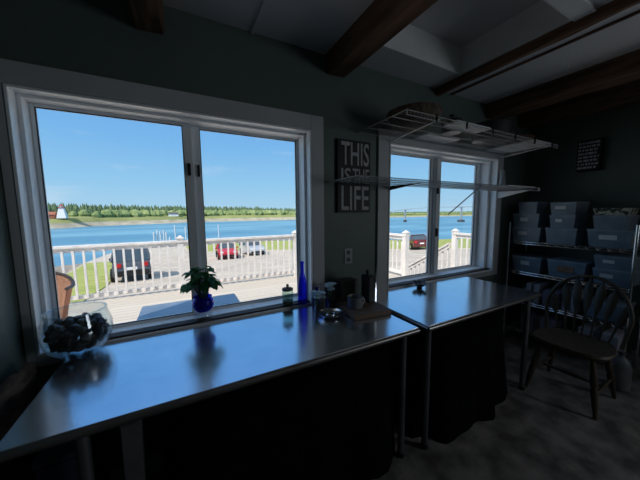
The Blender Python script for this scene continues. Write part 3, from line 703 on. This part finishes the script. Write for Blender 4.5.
# ------------------------------------------------------------------ arrow-back Windsor chair (local: faces -y)
def windsor(label, x, y, rz):
    o = thing('windsor_chair', label, 'chair', (x, y, 0), rz); m = M['chairwood']
    SZ = .44
    pts = []
    for i in range(40):
        a = 2 * PI * i / 40; ca, sa = math.cos(a), math.sin(a); q = 3.2; k = (abs(ca) ** q + abs(sa) ** q) ** (-1 / q)
        w = .235 if sa < 0 else .235 - .035 * sa
        pts.append((w * k * ca, .215 * k * sa))
    b = MB()
    lo = [b.bm.verts.new((px * .94, py * .94, SZ - .038)) for px, py in pts]; mi = [b.bm.verts.new((px, py, SZ - .016)) for px, py in pts]
    hi = [b.bm.verts.new((px * .97, py * .97, SZ)) for px, py in pts]; inn = [b.bm.verts.new((px * .6, py * .6 + .01, SZ - .012)) for px, py in pts]
    for A, B in ((lo, mi), (mi, hi), (hi, inn)):
        for j in range(40): b.bm.faces.new((A[j], A[(j + 1) % 40], B[(j + 1) % 40], B[j]))
    b.bm.faces.new(lo[::-1]); b.bm.faces.new(inn)
    b.build('seat', m, o, True)
    bow = []
    for i in range(25):
        a = PI * i / 24
        bx = -.262 * math.cos(a) * (1.0 if math.sin(a) > .25 else .86 + .56 * math.sin(a)); bz = SZ - .02 + .49 * (math.sin(a) ** .62)
        bow.append((bx, .165 + (bz - SZ) * .24, bz))
    MB().tube(bow, .0135, 10).build('bow', m, o, True)
    for i in range(7):
        t_ = (i - 3) / 3.4; tx = t_ * .25
        zt = SZ - .02 + .49 * (max(0.02, 1 - (abs(tx) / .262) ** 2) ** .5) ** .62 - .006
        zt = max(zt, SZ + .26)
        bx = t_ * .17
        P0 = Vector((bx, .168, SZ - .02)); P1 = Vector((tx, .165 + (zt - SZ) * .24, zt)); seg = []; rr = []
        for f, r_ in ((0, .006), (.25, .007), (.42, .008), (.55, .022), (.78, .030), (.86, .025), (.93, .008), (1, .006)):
            seg.append(P0.lerp(P1, f)); rr.append(r_)
        MB().tube(seg, rr, 8, flat=(.32, 1)).build('spindle', m, o, True)
    feet = {}
    for sx in (-1, 1):
        for sy in (-1, 1):
            top = Vector((sx * .15, sy * .14, SZ - .03)); bot = Vector((sx * .205, sy * .20 + (.02 if sy > 0 else 0), 0)); seg = []; rr = []
            for f, r_ in ((0, .013), (.1, .015), (.3, .021), (.45, .023), (.5, .016), (.55, .023), (.8, .017), (.95, .012), (1, .012)):
                seg.append(top.lerp(bot, f)); rr.append(r_)
            MB().tube(seg, rr, 12).build('leg', m, o, True); feet[sx, sy] = top.lerp(bot, .62)
    for sx in (-1, 1): MB().tube([feet[sx, -1], feet[sx, -1].lerp(feet[sx, 1], .5), feet[sx, 1]], [.009, .014, .009], 10).build('stretcher', m, o, True)
    a_, c_ = feet[-1, -1].lerp(feet[-1, 1], .5), feet[1, -1].lerp(feet[1, 1], .5)
    MB().tube([a_, a_.lerp(c_, .5), c_], [.009, .014, .009], 10).build('stretcher', m, o, True)
    return o
windsor('dark wooden bow-back Windsor chair in front of the wire rack', 2.665, .825, math.radians(-88))

# pull cord under the ceiling
b = MB(); b.tube([(2.30, .86, ZC), (2.302, .862, 2.44), (2.31, .865, 2.40)], .0025, 6); b.blob((2.31, .865, 2.392), .008)
tag(b.build('pull_cord', M['ceil_trim'], None, True), 'thin pale pull cord hanging from the ceiling on the right', 'cord')

# ================================================================== OUTSIDE
def g(y): return -1.6 - .104 * (y - 14.5) if y < 25 else -2.692 - .0625 * (y - 25)
DZ = -.08
# deck
b = MB(); b.box(-4.5, 4.72, YF + T, 6.05, DZ - .04, DZ); b.box(4.72, 6.1, YF + T, 4.25, DZ - .04, DZ)
struct('deck_floor', b, M['deck'])
b = MB()
b.box(-4.5, 4.72, 6.01, 6.06, DZ - .30, DZ - .041); b.box(4.68, 4.73, 4.25, 6.01, DZ - .30, DZ - .041); b.box(4.73, 6.1, 4.25, 4.30, DZ - .3, DZ - .041)
struct('deck_skirt', b, M['rail'])
for x in (-4.3, -2, 0, 2.2, 4.5):
    struct('deck_pillar', MB().box(x - .07, x + .07, 5.85, 5.99, g(6) - .1, DZ - .041), M['rail'])
for x in (4.85, 6.0): struct('deck_pillar', MB().box(x - .06, x + .06, 4.1, 4.22, g(4.2) - .1, DZ - .041), M['rail'])
def railing(label, p0, p1, posts, z0a=DZ, z0b=None, hgt=1.0, sp_=.14, skip_post=False):
    p0, p1 = Vector(p0), Vector(p1); d = (p1 - p0); L_ = d.length; u = d.normalized(); z0b = z0a if z0b is None else z0b
    o = thing('deck_railing', label, 'railing', (p0.x, p0.y, z0a)); ang = math.atan2(u.y, u.x); o.rotation_euler = (0, 0, ang)
    slope = (z0b - z0a) / L_
    def bar(y0, y1, za, zb):
        return MB().hexa([(0, y0, za), (L_, y0, za + slope * L_), (L_, y1, za + slope * L_), (0, y1, za)], [(0, y0, zb), (L_, y0, zb + slope * L_), (L_, y1, zb + slope * L_), (0, y1, zb)])
    bar(-.07, .07, hgt - .03, hgt + .01).build('top_rail', M['rail'], o)
    bar(-.02, .02, hgt - .11, hgt - .031).build('upper_rail', M['rail'], o)
    bar(-.02, .02, .06, .13).build('bottom_rail', M['rail'], o)
    n = int(L_ / sp_); me0 = None
    for i in range(n):
        x = (i + .5) * L_ / n
        if any(abs(x - q) < .09 for q in posts): continue
        if me0 is None:
            q = MB().box(-.016, .016, -.016, .016, .08, hgt - .08).build('baluster', M['rail'], o); me0 = q
        else: q = me0.copy(); COL.objects.link(q); q.parent = o
        q.location = (x, -.042, slope * x)
    for x in posts:
        b = MB(); b.box(x - .055, x + .055, -.055, .055, slope * x, slope * x + hgt + .04); b.box(x - .068, x + .068, -.068, .068, slope * x + hgt + .04, slope * x + hgt + .065); b.hexa([(x - .055, -.055, slope * x + hgt + .065), (x + .055, -.055, slope * x + hgt + .065), (x + .055, .055, slope * x + hgt + .065), (x - .055, .055, slope * x + hgt + .065)], [(x - .01, -.01, slope * x + hgt + .11), (x + .01, -.01, slope * x + hgt + .11), (x + .01, .01, slope * x + hgt + .11), (x - .01, .01, slope * x + hgt + .11)])
        b.build('post', M['rail'], o)
    return o
railing('long white deck railing along the water side seen through the large window', (-4.4, 5.95, 0), (4.60, 5.95, 0), [.05, 2.1, 4.37, 6.85, 8.93])
railing('white deck railing beside the stair opening, through the left pane of the right window', (4.60, 4.40, 0), (4.60, 5.85, 0), [.06])
railing('short white railing at the deck right end, through the right pane of the right window', (6.0, 4.20, 0), (6.0, 1.95, 0), [.0])
railing('white stair handrail sloping down from the deck to the car park', (5.95, 4.30, 0), (5.95, 6.10, 0), [], DZ - .12, DZ - .12 - 1.1, .86)
# stairs
b = MB()
n = 6; za, zb = DZ, g(6.6)
for i in range(n - 1):
    z_ = za + (zb - za) * (i + 1) / n; b.box(4.80, 5.88, 4.30 + i * .30, 4.62 + i * .30, z_ - .04, z_)
st = thing('deck_stairs', 'white wooden stairs going down from the deck opening', 'stairs', (0, 0, 0))
b.build('treads', M['deck'], st)
for x in (4.78, 5.90):
    MB().hexa([(x - .02, 4.301, DZ - .45), (x + .02, 4.301, DZ - .45), (x + .02, 6.2, zb - .1), (x - .02, 6.2, zb - .1)],
              [(x - .02, 4.301, DZ - .05), (x + .02, 4.301, DZ - .05), (x + .02, 6.2, zb + .12), (x - .02, 6.2, zb + .12)]).build('stringer', M['rail'], st)

# deck table and chair
o = thing('patio_table', 'grey-blue glossy patio table on the deck just outside the large window', 'table', (.045, 2.13, DZ))
MB().box(-.345, .345, -.255, .255, .80, .825, bevel=.006).build('tabletop', M['tabletop_out'], o)
for sx in (-1, 1):
    for sy in (-1, 1): MB().tube([(sx * .30, sy * .21, 0), (sx * .29, sy * .20, .80)], .016, 8).build('leg', M['bronze'], o, True)
o = thing('patio_chair', 'tan sling patio chair with dark curved arms on the deck at far left', 'chair', (-1.04, 2.62, DZ), math.radians(12))
b = MB()
rows = []
for i in range(19):
    a = PI * (-.15 + 1.3 * i / 18); ca, sa = math.cos(a), math.sin(a)
    rows.append([b.bm.verts.new((.24 * ca * k, .24 * sa * k, z)) for z, k in ((.44, .70), (.62, .86), (.82, 1.0), (1.08 - .09 * (1 - max(0, sa)), 1.16))])
for q, r_ in zip(rows, rows[1:]):
    for j in range(3): b.bm.faces.new((q[j], q[j + 1], r_[j + 1], r_[j]))
tops = [v[3].co.copy() for v in rows]
bmesh.ops.solidify(b.bm, geom=b.bm.faces[:], thickness=.012)
b.build('backrest', M['sling'], o, True)
MB().tube(tops, .013, 8).build('back_rail', M['bronze'], o, True)
MB().lathe([(0, .42), (.21, .42), (.22, .435), (.21, .45), (0, .45)], n=28).build('seat', M['sling'], o, True)
for sx in (-1, 1):
    MB().tube([(sx * .20, .10, .72), (sx * .27, -.02, .70), (sx * .28, -.16, .66), (sx * .24, -.22, .56), (sx * .20, -.16, .45)], .012, 8).build('armrest', M['bronze'], o, True)
    for sy in (-1, 1): MB().tube([(sx * .24, sy * .22, 0), (sx * .20, sy * .17, .22), (sx * .17, sy * .13, .42)], .013, 8).build('leg', M['bronze'], o, True)

# ground
def gy_poly(pts, dz, name, m, kind='structure', stepy=None):
    b = MB(); vs = [b.bm.verts.new((x, y, g(y) + dz)) for x, y in pts]; f = b.bm.faces.new(vs)
    bmesh.ops.triangulate(b.bm, faces=[f])
    for yc in (25, 12, 18, 35, 45):
        bmesh.ops.bisect_plane(b.bm, geom=b.bm.verts[:] + b.bm.edges[:] + b.bm.faces[:], plane_co=(0, yc, 0), plane_no=(0, 1, 0))
    for v in b.bm.verts: v.co.z = g(v.co.y) + dz
    r = bmesh.ops.extrude_face_region(b.bm, geom=b.bm.faces[:])
    for v in [e for e in r['geom'] if isinstance(e, bmesh.types.BMVert)]: v.co.z -= (.08 if 'grass' in name else 3.5)
    o = b.build(name, m); o['kind'] = kind; return o
lot = [(-40, 1.9), (60, 1.9), (60, 14), (34, 28), (26, 48), (15, 61), (4, 62), (-7.5, 60), (-9.4, 48.7), (-8.5, 33), (-7.1, 22.6), (-6.8, 17.9), (-9, 12), (-40, 6)]
gy_poly(lot, 0, 'ground', M['gravel'])
gy_poly([(-8.8, 11.4), (-2.7, 9.2), (-2.9, 14), (-4.0, 22), (-5.9, 31.7), (-8.2, 32.5), (-6.95, 22.5), (-6.7, 17.9)], .03, 'grass_bank', M['grass'])
gy_poly([(.9, 38.5), (12.9, 29.9), (17.9, 19.0), (20, 12), (34, 8.5), (59, 14), (33.8, 27.8), (25.8, 47.8), (15, 60), (4, 60.8), (.5, 60)], .03, 'grass_bank', M['grass'])
struct('bay_water', MB().box(-900, 1200, 8, 1500, -5.6, -5.0), M['water'])

# cars: local x = length (front +x), y = width
def car(label, x, y, yawd, paint, suv=False, Lc=4.3, Wc_=1.75, sc_=1.):
    z = g(y); sl = math.atan(.104 if y < 25 else .0625)
    o = thing('car', label, 'car', (x, y, z), 0); o.scale = (sc_,) * 3
    q = Matrix.Rotation(-sl, 4, 'X') @ Matrix.Rotation(math.radians(yawd), 4, 'Z'); o.rotation_euler = q.to_euler()
    h = Lc / 2; w = Wc_ / 2; top = 1.62 if suv else 1.45
    prof = [(-h, .35), (-h + .03, .70), (-h + .08, .93), (-h + .5, 1.0), (h - 1.35, .98), (h - .35, .82), (h - .04, .66), (h, .36), (h - .1, .26), (-h + .1, .26)]
    b = MB(); b.prism(prof, -w, w, 'y')
    for v in b.bm.verts:
        e_ = max(0, abs(v.co.x) - (h - .5)) / .5; v.co.y *= 1 - .12 * e_ * e_
        if v.co.z > .9: v.co.y *= .95
    bmesh.ops.bevel(b.bm, geom=b.bm.edges[:], offset=.04, segments=2, affect='EDGES')
    b.build('body', paint, o, True)
    back = -h + (.12 if suv else .45); bt = -h + (.35 if suv else 1.0); ft = .35; fb = h - 1.25
    cab = MB(); k0, k1 = w * .93, w * .74
    cab.hexa([(back, -k0, .95), (fb, -k0, .95), (fb, k0, .95), (back, k0, .95)], [(bt, -k1, top - .06), (ft, -k1, top - .06), (ft, k1, top - .06), (bt, k1, top - .06)])
    cab.build('window_band', M['carglass'], o)
    MB().box(bt - .06, ft + .06, -k1 - .02, k1 + .02, top - .07, top, bevel=.03).build('roof', paint, o, True)
    b = MB()
    for (ax, tx) in ((back, bt), ((back + fb) / 2, (bt + ft) / 2 + .1), (fb, ft)):
        for sy in (-1, 1): b.tube([(ax, sy * (k0 + .005), .95), (tx, sy * (k1 + .005), top - .05)], .045, 6)
    b.build('roof_pillars', paint, o, True)
    for sx in (-1, 1):
        for sy in (-1, 1):
            wl = MB(); cx = sx * (h - .78)
            wl.lathe([(0, -.10), (.26, -.10), (.32, -.07), (.32, .07), (.26, .10), (0, .10)], n=24)
            bmesh.ops.rotate(wl.bm, verts=wl.bm.verts[:], cent=(0, 0, 0), matrix=Matrix.Rotation(PI / 2, 3, 'X'))
            bmesh.ops.translate(wl.bm, verts=wl.bm.verts[:], vec=(cx, sy * (w - .08), .32))
            wo = wl.build('wheel', M['tyre'], o, True)
            hb = MB(); hb.lathe([(0, -.012), (.18, -.012), (.18, .012), (0, .02)], n=20)
            bmesh.ops.rotate(hb.bm, verts=hb.bm.verts[:], cent=(0, 0, 0), matrix=Matrix.Rotation(PI / 2, 3, 'X'))
            bmesh.ops.translate(hb.bm, verts=hb.bm.verts[:], vec=(cx, sy * (w + .025), .32)); hb.build('hubcap', M['steelbright'], wo, True)
    for sy in (-1, 1):
        MB().box(-h - .01, -h + .12, sy * (w - .30) - .13, sy * (w - .30) + .13, .66, .86, bevel=.02).build('tail_lamp', M['lampred'], o, True)
        MB().box(h - .22, h - .02, sy * (w - .32) - .14, sy * (w - .32) + .14, .60, .73, bevel=.02).build('headlamp', M['lampwhite'], o, True)
        MB().box(h - 1.35, h - 1.22, sy * (w + .07) - .08, sy * (w + .07) + .08, .93, 1.06, bevel=.02).build('wing_mirror', paint, o, True)
    MB().box(-h - .05, -h + .1, -w * .82, w * .82, .30, .52, bevel=.03).build('rear_bumper', M['tyre'] if suv else paint, o, True)
    MB().box(h - .08, h + .02, -w * .8, w * .8, .28, .46, bevel=.03).build('grille', M['tyre'], o, True)
    MB().box(-h - .062, -h - .05, -.2, .2, .55, .68).build('number_plate', M['white'], o)
    return o
car('dark grey hatchback parked nearest, seen from behind through the left pane', -2.35, 16.3, 98, M['cardark'], True, 4.0, 1.6)
car('red car parked nose towards the house beyond the railing', 3.75, 26.6, -93, M['carred'], False, 4.2, 1.75)
car('silver car parked beside the red one', 6.55, 28.2, -86, M['carsilver'], True, 4.3, 1.7)
car('dark maroon car parked beyond the stairs, seen through the right window', 18.3, 16.6, 60, M['carbrown'], False, 4.0, 1.65, .88)

# pilings in the water
pp = None
for i, (x, y, h) in enumerate([(-5.2, 66, 2.7), (-4.6, 66.5, 3.1), (-4.0, 66, 2.8), (-3.4, 66.8, 3.0), (-2.9, 66, 2.6), (-1.2, 68, 3.9), (.9, 69, 3.5), (8.4, 71, 3.7), (-2.2, 64, 1.7)]):
    if pp is None:
        p = pp = MB().tube([(0, 0, -.5), (0, 0, 3)], .16, 8).build('mooring_piling', M['pile'], None, True)
        tag(p, 'pale weathered mooring piling standing in the bay beyond the railing', 'piling', 'mooring pilings in the bay')
    else: p = pp.copy(); COL.objects.link(p)
    p.location = (x, y, -5.0); p.scale = (1, 1, h / 3)
lbls = ['leftmost of the clustered pale pilings in the bay', 'second piling from the left in the bay cluster', 'middle piling of the bay cluster', 'fourth piling from the left in the bay cluster', 'rightmost piling of the tight bay cluster', 'tall lone piling just right of the cluster', 'tall lone piling close to the railing post', 'lone thin piling seen through the right pane of the large window', 'short pale piling in front of the bay cluster']
for p, l in zip([o_ for o_ in COL.objects if o_.name.startswith('mooring_piling')], lbls): p['label'] = l

# far shore: terrain strip
shore = [(-420, 150), (-200, 160), (-110, 166), (-57, 172), (-50, 175), (-44, 192), (-18, 211), (29, 233), (94, 232), (223, 243), (306, 238), (380, 226), (520, 190), (800, 150)]
def lerp_shore(x):
    for (xa, ya), (xb, yb) in zip(shore, shore[1:]):
        if xa <= x <= xb: return ya + (yb - ya) * (x - xa) / (xb - xa)
    return shore[0][1] if x < shore[0][0] else shore[-1][1]
offs = [(0, -5.3), (4, -4.2), (9, -2.6), (13, -.4), (24, .3), (60, 1.0), (140, 2.0), (300, 2.5)]
xs = [-420 + i * 8 for i in range(153)]
b = MB(); G_ = []
for x in xs:
    y0 = lerp_shore(x) + 1.2 * math.sin(x * .11) + .8 * math.sin(x * .37); k = 1 if x < 150 else max(.45, 1 - (x - 150) / 160)
    G_.append([b.bm.verts.new((x, y0 + d, -5.3 + (z + 5.3) * k)) for d, z in offs])
for q, r_ in zip(G_, G_[1:]):
    for j in range(len(offs) - 1): b.bm.faces.new((q[j], q[j + 1], r_[j + 1], r_[j]))
land = b.build('far_shore_land', M['beach'], None, True); land['kind'] = 'structure'
land.data.materials.append(M['stone'])
for p in land.data.polygons:
    if p.index % (len(offs) - 1) < 2: p.material_index = 1
def forest(name, label, m, n, d0, d1, h0, h1, seed, cone, xr=(-400, 600)):
    rn = random.Random(seed); vs, fs = [], []
    for _ in range(n):
        x = rn.uniform(*xr); d = rn.uniform(d0, d1); y = lerp_shore(x) + d
        if -68 < x < -46 and d < 40: continue
        if -12 < x < 3 and (lerp_shore(x) + d < 239): continue
        k = 1.0 if x < 60 else max(.42, 1 - (x - 60) / 260)
        h = rn.uniform(h0, h1) * k; r_ = h * (rn.uniform(.2, .3) if cone else rn.uniform(.5, .8)); zb = -.6 if x < 150 else -2.2
        b0 = len(vs); s6 = 6
        if cone:
            for j in range(s6): a = j * PI / 3 + _; vs.append((x + r_ * math.cos(a), y + r_ * math.sin(a), zb + h * .1))
            vs.append((x, y, zb + h))
            fs += [(b0 + j, b0 + (j + 1) % s6, b0 + s6) for j in range(s6)]
        else:
            for zz, rr in ((0, .8), (.45, 1), (.85, .6)):
                for j in range(s6): a = j * PI / 3 + _; k2 = rn.uniform(.8, 1.15); vs.append((x + r_ * rr * k2 * math.cos(a), y + r_ * rr * k2 * math.sin(a), zb + h * zz))
            vs.append((x, y, zb + h))
            for q in range(2):
                fs += [(b0 + q * 6 + j, b0 + q * 6 + (j + 1) % 6, b0 + q * 6 + 6 + (j + 1) % 6, b0 + q * 6 + 6 + j) for j in range(6)]
            fs += [(b0 + 12 + j, b0 + 12 + (j + 1) % 6, b0 + 18) for j in range(6)]
    me = bpy.data.meshes.new(name); me.from_pydata(vs, [], fs); me.materials.append(m)
    o = bpy.data.objects.new(name, me); COL.objects.link(o); tag(o, label, 'forest', None, 'stuff')
forest('spruce_forest', 'dark green spruce forest along the far shore of the bay', M['tree1'], 7000, 34, 110, 5.8, 10.6, 1, True)
forest('shore_bushes', 'lighter green leafy bushes in front of the far spruce forest', M['tree2'], 2600, 17, 44, 2.6, 6.0, 2, False)

# lighthouse
o = thing('lighthouse', 'small white tapered lighthouse with a red lantern top on the far shore', 'lighthouse', (-55, 187, -.15))
MB().hexa([(-1.9, -1.9, 0), (1.9, -1.9, 0), (1.9, 1.9, 0), (-1.9, 1.9, 0)], [(-1.0, -1.0, 5.4), (1.0, -1.0, 5.4), (1.0, 1.0, 5.4), (-1.0, 1.0, 5.4)]).build('tower', M['lhwhite'], o)
MB().box(-1.3, 1.3, -1.3, 1.3, 5.4, 5.7).build('gallery', M['red'], o)
MB().lathe([(0, 5.7), (.7, 5.7), (.7, 6.5), (0, 6.5)], n=8).build('lantern_room', M['lhwhite'], o)
MB().lathe([(0, 6.5), (1.05, 6.5), (.3, 7.1), (0, 7.3)], n=8).build('lantern_roof', M['red'], o)
o = thing('keepers_house', 'low rust-red house with a white gable left of the lighthouse', 'house', (-60.2, 188, -.15))
MB().box(-2.4, 2.4, -2, 2, 0, 1.9).build('walls', M['redhouse'], o)
b = MB(); b.prism([(-2.3, 1.9), (2.3, 1.9), (0, 3.5)], -2.6, 2.6, 'x'); b.build('roof', M['redhouse'], o)
MB().box(-2.45, -2.0, -2.05, -2.0, 0, 1.9).build('white_gable', M['lhwhite'], o)
# little white cottage on the far shore
o = thing('white_cottage', 'tiny white cottage among the far trees left of the window mullion', 'house', (-4.5, 233, -.2))
MB().box(-3.4, 3.4, -2, 2, 0, 2.0).build('walls', M['lhwhite'], o)
MB().prism([(-2.4, 2.0), (2.4, 2.0), (0, 3.2)], -3.6, 3.6, 'x').build('roof', M['greybox'], o)

# bridge
a = Vector((128.4, 125.5, 0)); c_ = Vector((152.25, 103.1, 0)); u = (c_ - a).normalized()
def deckz(t): return 4.45 - .00175 * (t - 27) ** 2 if t < 27 else 4.45 - .0006 * (t - 27) ** 2
o = thing('bay_bridge', 'long grey concrete bridge on piers across the bay, through the right window', 'bridge', (0, 0, 0))
b = MB(); nrm = Vector((-u.y, u.x, 0)); prev = None
ts = [-50 + i * 3 for i in range(70)]
for t0, t1_ in zip(ts, ts[1:]):
    def cr(t):
        p = a + u * t; z = max(deckz(t), -2.5); dp = .28 + .35 * math.exp(-((t) / 3.5) ** 2) + .35 * math.exp(-((t - 32.7) / 3.5) ** 2)
        return [p + nrm * -1.1 + Vector((0, 0, z - dp)), p + nrm * 1.1 + Vector((0, 0, z - dp))], [p + nrm * -1.1 + Vector((0, 0, z)), p + nrm * 1.1 + Vector((0, 0, z))]
    l0, h0 = cr(t0); l1, h1 = cr(t1_)
    b.hexa([l0[0], l1[0], l1[1], l0[1]], [h0[0], h1[0], h1[1], h0[1]])
bmesh.ops.remove_doubles(b.bm, verts=b.bm.verts[:], dist=.001)
b.build('roadway', M['concrete'], o)
for t in (0, 32.7, 65.4, 98):
    p = a + u * t; zt = deckz(t) - .5
    pr = MB(); pr.hexa([p + Vector((-.45, -.45, -5.2)), p + Vector((.45, -.45, -5.2)), p + Vector((.45, .45, -5.2)), p + Vector((-.45, .45, -5.2))],
                      [p + Vector((-.3, -.3, zt)), p + Vector((.3, -.3, zt)), p + Vector((.3, .3, zt)), p + Vector((-.3, .3, zt))])
    po = pr.build('pier', M['concrete'], o)
    k = .8 if t == 0 else 1.5
    MB().box(p.x - k, p.x + k, p.y - k, p.y + k, -5.3, -3.6).build('pier_base', M['pier'], po)

# ------------------------------------------------------------------ light
sun = bpy.data.lights.new('sun', 'SUN'); sun.energy = 4.6; sun.angle = math.radians(.6); sun.color = (1, .93, .82)
so = bpy.data.objects.new('sun', sun); COL.objects.link(so)
so.rotation_euler = Vector((-.60, -.36, .72)).to_track_quat('Z', 'Y').to_euler()
al = bpy.data.lights.new('room_fill_light', 'AREA'); al.shape = 'RECTANGLE'; al.size = 1.0; al.size_y = 1.1; al.energy = 19; al.color = (.82, .91, 1)  # added fill lamp, out of view, brightens the dark room; wall has no window
ao = bpy.data.objects.new('room_fill_light', al); COL.objects.link(ao); ao.location = (XR - .03, -1.65, 1.55); ao.rotation_euler = (0, PI / 2, 0)
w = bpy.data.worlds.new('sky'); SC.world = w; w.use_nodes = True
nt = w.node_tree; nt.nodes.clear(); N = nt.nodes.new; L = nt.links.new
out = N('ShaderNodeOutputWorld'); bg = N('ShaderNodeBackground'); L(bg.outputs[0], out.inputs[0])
tc = N('ShaderNodeTexCoord'); sp3 = N('ShaderNodeSeparateXYZ'); L(tc.outputs['Generated'], sp3.inputs[0])
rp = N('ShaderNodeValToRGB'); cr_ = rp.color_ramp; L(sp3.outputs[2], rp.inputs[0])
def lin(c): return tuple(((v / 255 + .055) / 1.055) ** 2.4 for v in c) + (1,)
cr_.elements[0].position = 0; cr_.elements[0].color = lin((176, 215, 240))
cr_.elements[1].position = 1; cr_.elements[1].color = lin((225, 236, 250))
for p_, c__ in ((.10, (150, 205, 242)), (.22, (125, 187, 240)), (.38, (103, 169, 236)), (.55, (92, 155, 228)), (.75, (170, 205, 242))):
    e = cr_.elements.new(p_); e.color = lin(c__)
mp = N('ShaderNodeMapping'); mp.inputs['Scale'].default_value = (1.2, 1.2, 5); L(tc.outputs['Generated'], mp.inputs[0])
nz = N('ShaderNodeTexNoise'); nz.inputs['Scale'].default_value = 2.2; nz.inputs['Detail'].default_value = 8; nz.inputs['Roughness'].default_value = .6
L(mp.outputs[0], nz.inputs[0])
mr = N('ShaderNodeMapRange'); mr.inputs['From Min'].default_value = .56; mr.inputs['From Max'].default_value = .78; mr.inputs['To Max'].default_value = .5
L(nz.outputs[0], mr.inputs[0])
mx = N('ShaderNodeMix'); mx.data_type = 'RGBA'; L(mr.outputs[0], mx.inputs[0]); L(rp.outputs[0], mx.inputs[6]); mx.inputs[7].default_value = (.75, .85, .95, 1)
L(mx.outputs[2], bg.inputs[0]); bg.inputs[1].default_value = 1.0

vs = SC.view_settings; SC.display_settings.display_device = 'sRGB'
vs.view_transform = 'Standard'; vs.look = 'None'; vs.exposure = 0; vs.gamma = 1; vs.use_curve_mapping = False
try:
    SC.cycles.max_bounces = 10; SC.cycles.diffuse_bounces = 6; SC.cycles.transparent_max_bounces = 24
    SC.cycles.use_denoising = True; SC.cycles.caustics_reflective = False
except Exception: pass
